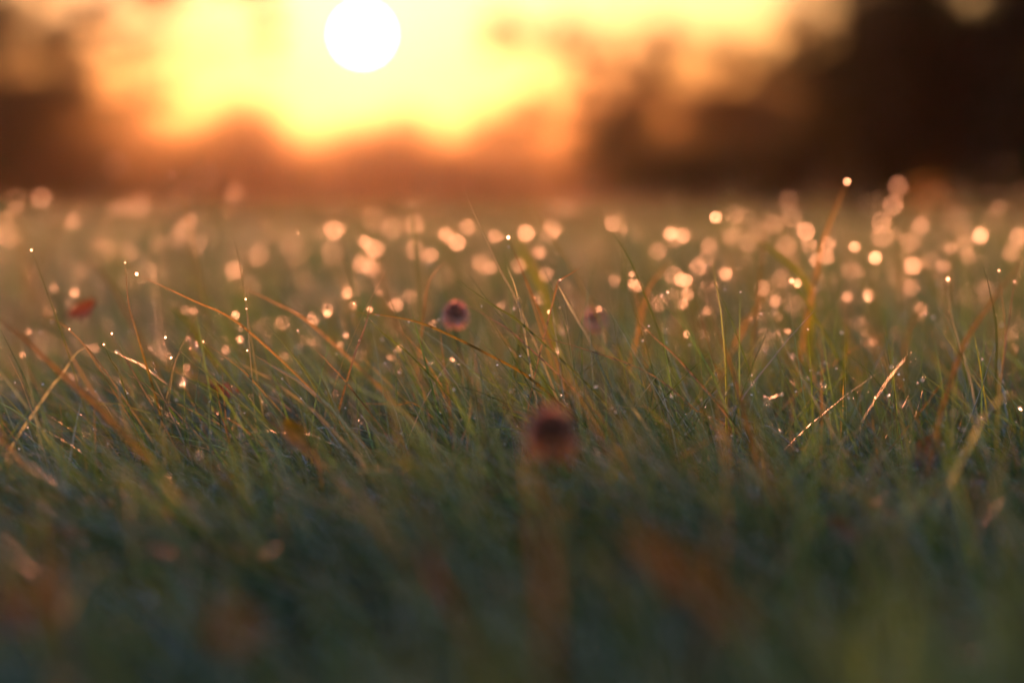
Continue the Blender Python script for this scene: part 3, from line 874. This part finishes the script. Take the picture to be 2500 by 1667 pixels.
# ------------------------------------------------------------------ clover heads
def clover(label, px, py, d, R, cols_top, cols_low, seed, drop=None):
    rng = np.random.default_rng(seed)
    c = P(px, py, d)
    base = Vector((c.x + rng.uniform(-.006, .006), d + 0.004, 0))
    root = empty("clover_flower", base)
    tag(root, label, "clover flower", "clover flowers in the lawn")
    top = c - base
    V, F = tube([Vector((0, 0, -0.002)), Vector((top.x * 0.2, top.y * .3, top.z * 0.5)), top - Vector((0, 0, R * 0.5))], [0.0011, 0.001, 0.0009], 8)
    link("stem", mesh_np("stem", V, F, M_HERO, np.tile(np.array(GREEN), (len(V), 1))), root)

    def florets(n, lo, hi, droop, cols, name):
        Vs, Fs, Cs, k = [], [], [], 0
        for i in range(n):
            z = lo + (hi - lo) * (i + .5) / n
            an = i * 2.39996 + rng.normal() * .1
            q = math.sqrt(max(0, 1 - z * z))
            dr = Vector((q * math.cos(an), q * math.sin(an), z))
            start = top + dr * R * 0.3
            ln = R * rng.uniform(0.62, 0.8)
            out = (dr + Vector((0, 0, droop))).normalized()
            sd = out.cross(Vector((0, 0, 1)))
            sd = sd.normalized() if sd.length > .05 else Vector((1, 0, 0))
            nm = sd.cross(out)
            w = R * 0.17
            prof = [(0, .35), (.35, .8), (.7, 1.0), (.9, .7), (1.0, .15)]
            for t, ww in prof:
                p = start + dr * (ln * t * .6) + out * (ln * t * .4) + Vector((0, 0, -abs(droop) * ln * .25 * t * t if droop < 0 else 0))
                Vs += [p - sd * w * ww, p + nm * w * .55 * ww, p + sd * w * ww]
            for s in range(len(prof) - 1):
                b = k + s * 3
                Fs += [(b, b + 1, b + 4, b + 3), (b + 1, b + 2, b + 5, b + 4)]
            cc = np.array(cols[rng.integers(0, len(cols))]) * rng.uniform(.75, 1.25)
            Cs += [cc] * (len(prof) * 3)
            k += len(prof) * 3
        link(name, mesh_np(name, np.array([tuple(v) for v in Vs]), np.array(Fs), M_PETAL, np.array(Cs)), root)
    florets(62, -0.15, 0.98, 0.5, cols_top, "upper_florets")
    florets(44, -0.85, 0.1, -0.45, cols_low, "lower_florets")
    V2 = IV * R * 0.34
    link("receptacle", mesh_np("receptacle", V2 + np.array(tuple(top)), IF, M_PETAL, np.tile(np.array((.06, .05, .02)), (len(V2), 1))), root)
    if drop:
        r = drop / 1000
        k = link("dew_drop", DROP, root, top + Vector((-.001, -R * .5, R * .75))); k.scale = (r, r, r)


PUR = [(0.27, 0.17, 0.13), (0.31, 0.20, 0.15), (0.24, 0.14, 0.09)]
BRN = [(0.50, 0.23, 0.08), (0.42, 0.19, 0.07), (0.45, 0.25, 0.12)]
PINK = [(0.62, 0.46, 0.40), (0.52, 0.34, 0.29), (0.66, 0.54, 0.46)]
clover("dark withered clover head with orange lower florets in the near grass", 1346, 1062, 0.92, 0.0112, PUR, BRN, 3)
clover("pink clover head with a bright drop on top, behind the arching blade", 1112, 770, 1.50, 0.0092, PINK + PUR[:1], PINK, 4, drop=1.3)
clover("pale pink blurred clover head right of the broken silvery stem", 1452, 782, 1.66, 0.0088, PINK, PINK, 6, drop=1.0)


# ------------------------------------------------------------------ fallen leaves
def fallen_leaf(label, px, py, d, length, width, col, rot, curl, seed, rest=False):
    rng = np.random.default_rng(seed)
    n, m = 10, 6
    c = P(px, py, d)
    V, cc = [], []
    for i in range(n + 1):
        t = i / n
        hw = width * 0.5 * (math.sin(math.pi * min(t * 0.96 + 0.02, 1)) ** 0.8) * (1 + .12 * math.sin(t * 24))
        for j in range(m + 1):
            s = j / m * 2 - 1
            V.append(Vector(((t - .5) * length, s * hw, curl * (s * s * width * .5 + (t - .5) ** 2 * length * 1.2) + rng.normal() * length * .008)))
            k = 0.75 if j == m // 2 else 1.0
            cc.append(np.array(col) * k * rng.uniform(.8, 1.2))
    from mathutils import Euler
    Mx = Euler(rot).to_matrix()
    V = np.array([tuple(Mx @ v) for v in V])
    F = []
    for i in range(n):
        for j in range(m):
            a = i * (m + 1) + j
            F.append((a, a + 1, a + m + 2, a + m + 1))
    o = link("fallen_leaf", mesh_np("fallen_leaf", V, np.array(F), M_DRYLEAF, np.array(cc)), None, c)
    tag(o, label, "leaf", "withered leaves caught in the grass")
    e = Mx @ Vector((-length * .5, 0, curl * .3 * length))
    e2 = Mx @ Vector((-length * .85, width * .1, curl * .2 * length))
    TV, TF = tube([e, (e + e2) / 2 + Vector((0, 0, .001)), e2], [.0007, .0006, .0005], 6)
    link("leaf_stalk", mesh_np("leaf_stalk", TV, TF, M_DRYLEAF, np.tile(np.array(col) * .7, (len(TV), 1))), o)


RUST = (0.12, 0.06, 0.035)
fallen_leaf("curled rust-brown leaf caught in the grass at left", 205, 765, 1.62, .021, .013, RUST, (0.9, -0.5, 0.3), .7, 1)
fallen_leaf("orange withered leaf under the thick pale arching blade", 2262, 1110, 1.19, .022, .014, RUST, (0.8, -0.7, 0.5), .5, 2)
fallen_leaf("small striped red leaf tip low at right", 2055, 1295, 1.0, .017, .010, (0.22, 0.07, 0.04), (1.1, 0.5, 0.2), .3, 3)
fallen_leaf("soft yellow-orange leaf blurred in the right foreground", 1625, 1390, .66, .030, .011, (0.062, 0.058, 0.010), (1.2, 0.75, 0.1), .3, 4)
fallen_leaf("second soft yellow-orange leaf low in the right foreground", 1720, 1480, .60, .026, .009, (0.055, 0.056, 0.010), (1.2, 0.6, 0.2), .3, 5)
fallen_leaf("small soft orange leaf at the bottom left", 570, 1540, .58, .010, .008, (0.060, 0.042, 0.016), (1.2, 0.2, 0.1), .3, 6)
fallen_leaf("soft brown leaf in the bottom left corner", 40, 1480, .60, .015, .009, (0.055, 0.042, 0.018), (1.2, 0.4, 0.1), .4, 7)
fallen_leaf("dark rust leaf low in the grass left of centre", 545, 960, 1.42, .016, .011, (0.16, 0.05, 0.03), (1.0, 0.3, 0.6), .6, 8)
fallen_leaf("small yellow-green leaf low in the left half", 715, 1065, 1.12, .018, .012, (0.10, 0.11, 0.01), (1.1, 0.9, 0.1), .4, 9)
fallen_leaf("dull green broad leaf lying at the right edge", 2350, 1175, 1.15, .032, .014, (0.09, 0.10, 0.02), (0.5, 0.1, 0.2), .3, 10)

# ------------------------------------------------------------------ warm haze volume, added to imitate the lens glare under the sun
def haze():
    x0, x1, y0, y1, z0, z1 = -136, 136, -14, 250, -1.0, 7.5
    V = np.array([(x, y, z) for z in (z0, z1) for y in (y0, y1) for x in (x0, x1)])
    F = np.array([(0, 2, 3, 1), (4, 5, 7, 6), (0, 1, 5, 4), (2, 6, 7, 3), (0, 4, 6, 2), (1, 3, 7, 5)])
    m, n, l = new_mat("haze")
    out = n.new('ShaderNodeOutputMaterial')
    v = n.new('ShaderNodeVolumePrincipled')
    v.inputs['Color'].default_value = (0.98, 0.78, 0.56, 1)  # tinted for the orange glare, not a colour of the air
    v.inputs['Density'].default_value = 0.00008
    v.inputs['Anisotropy'].default_value = 0.87
    l.new(v.outputs[0], out.inputs['Volume'])
    o = link("haze", mesh_np("haze", V, F, m, smooth=False))
    tag(o, "thin warm haze added over lawn and trees for the orange lens glare", "haze", kind="stuff")


haze()
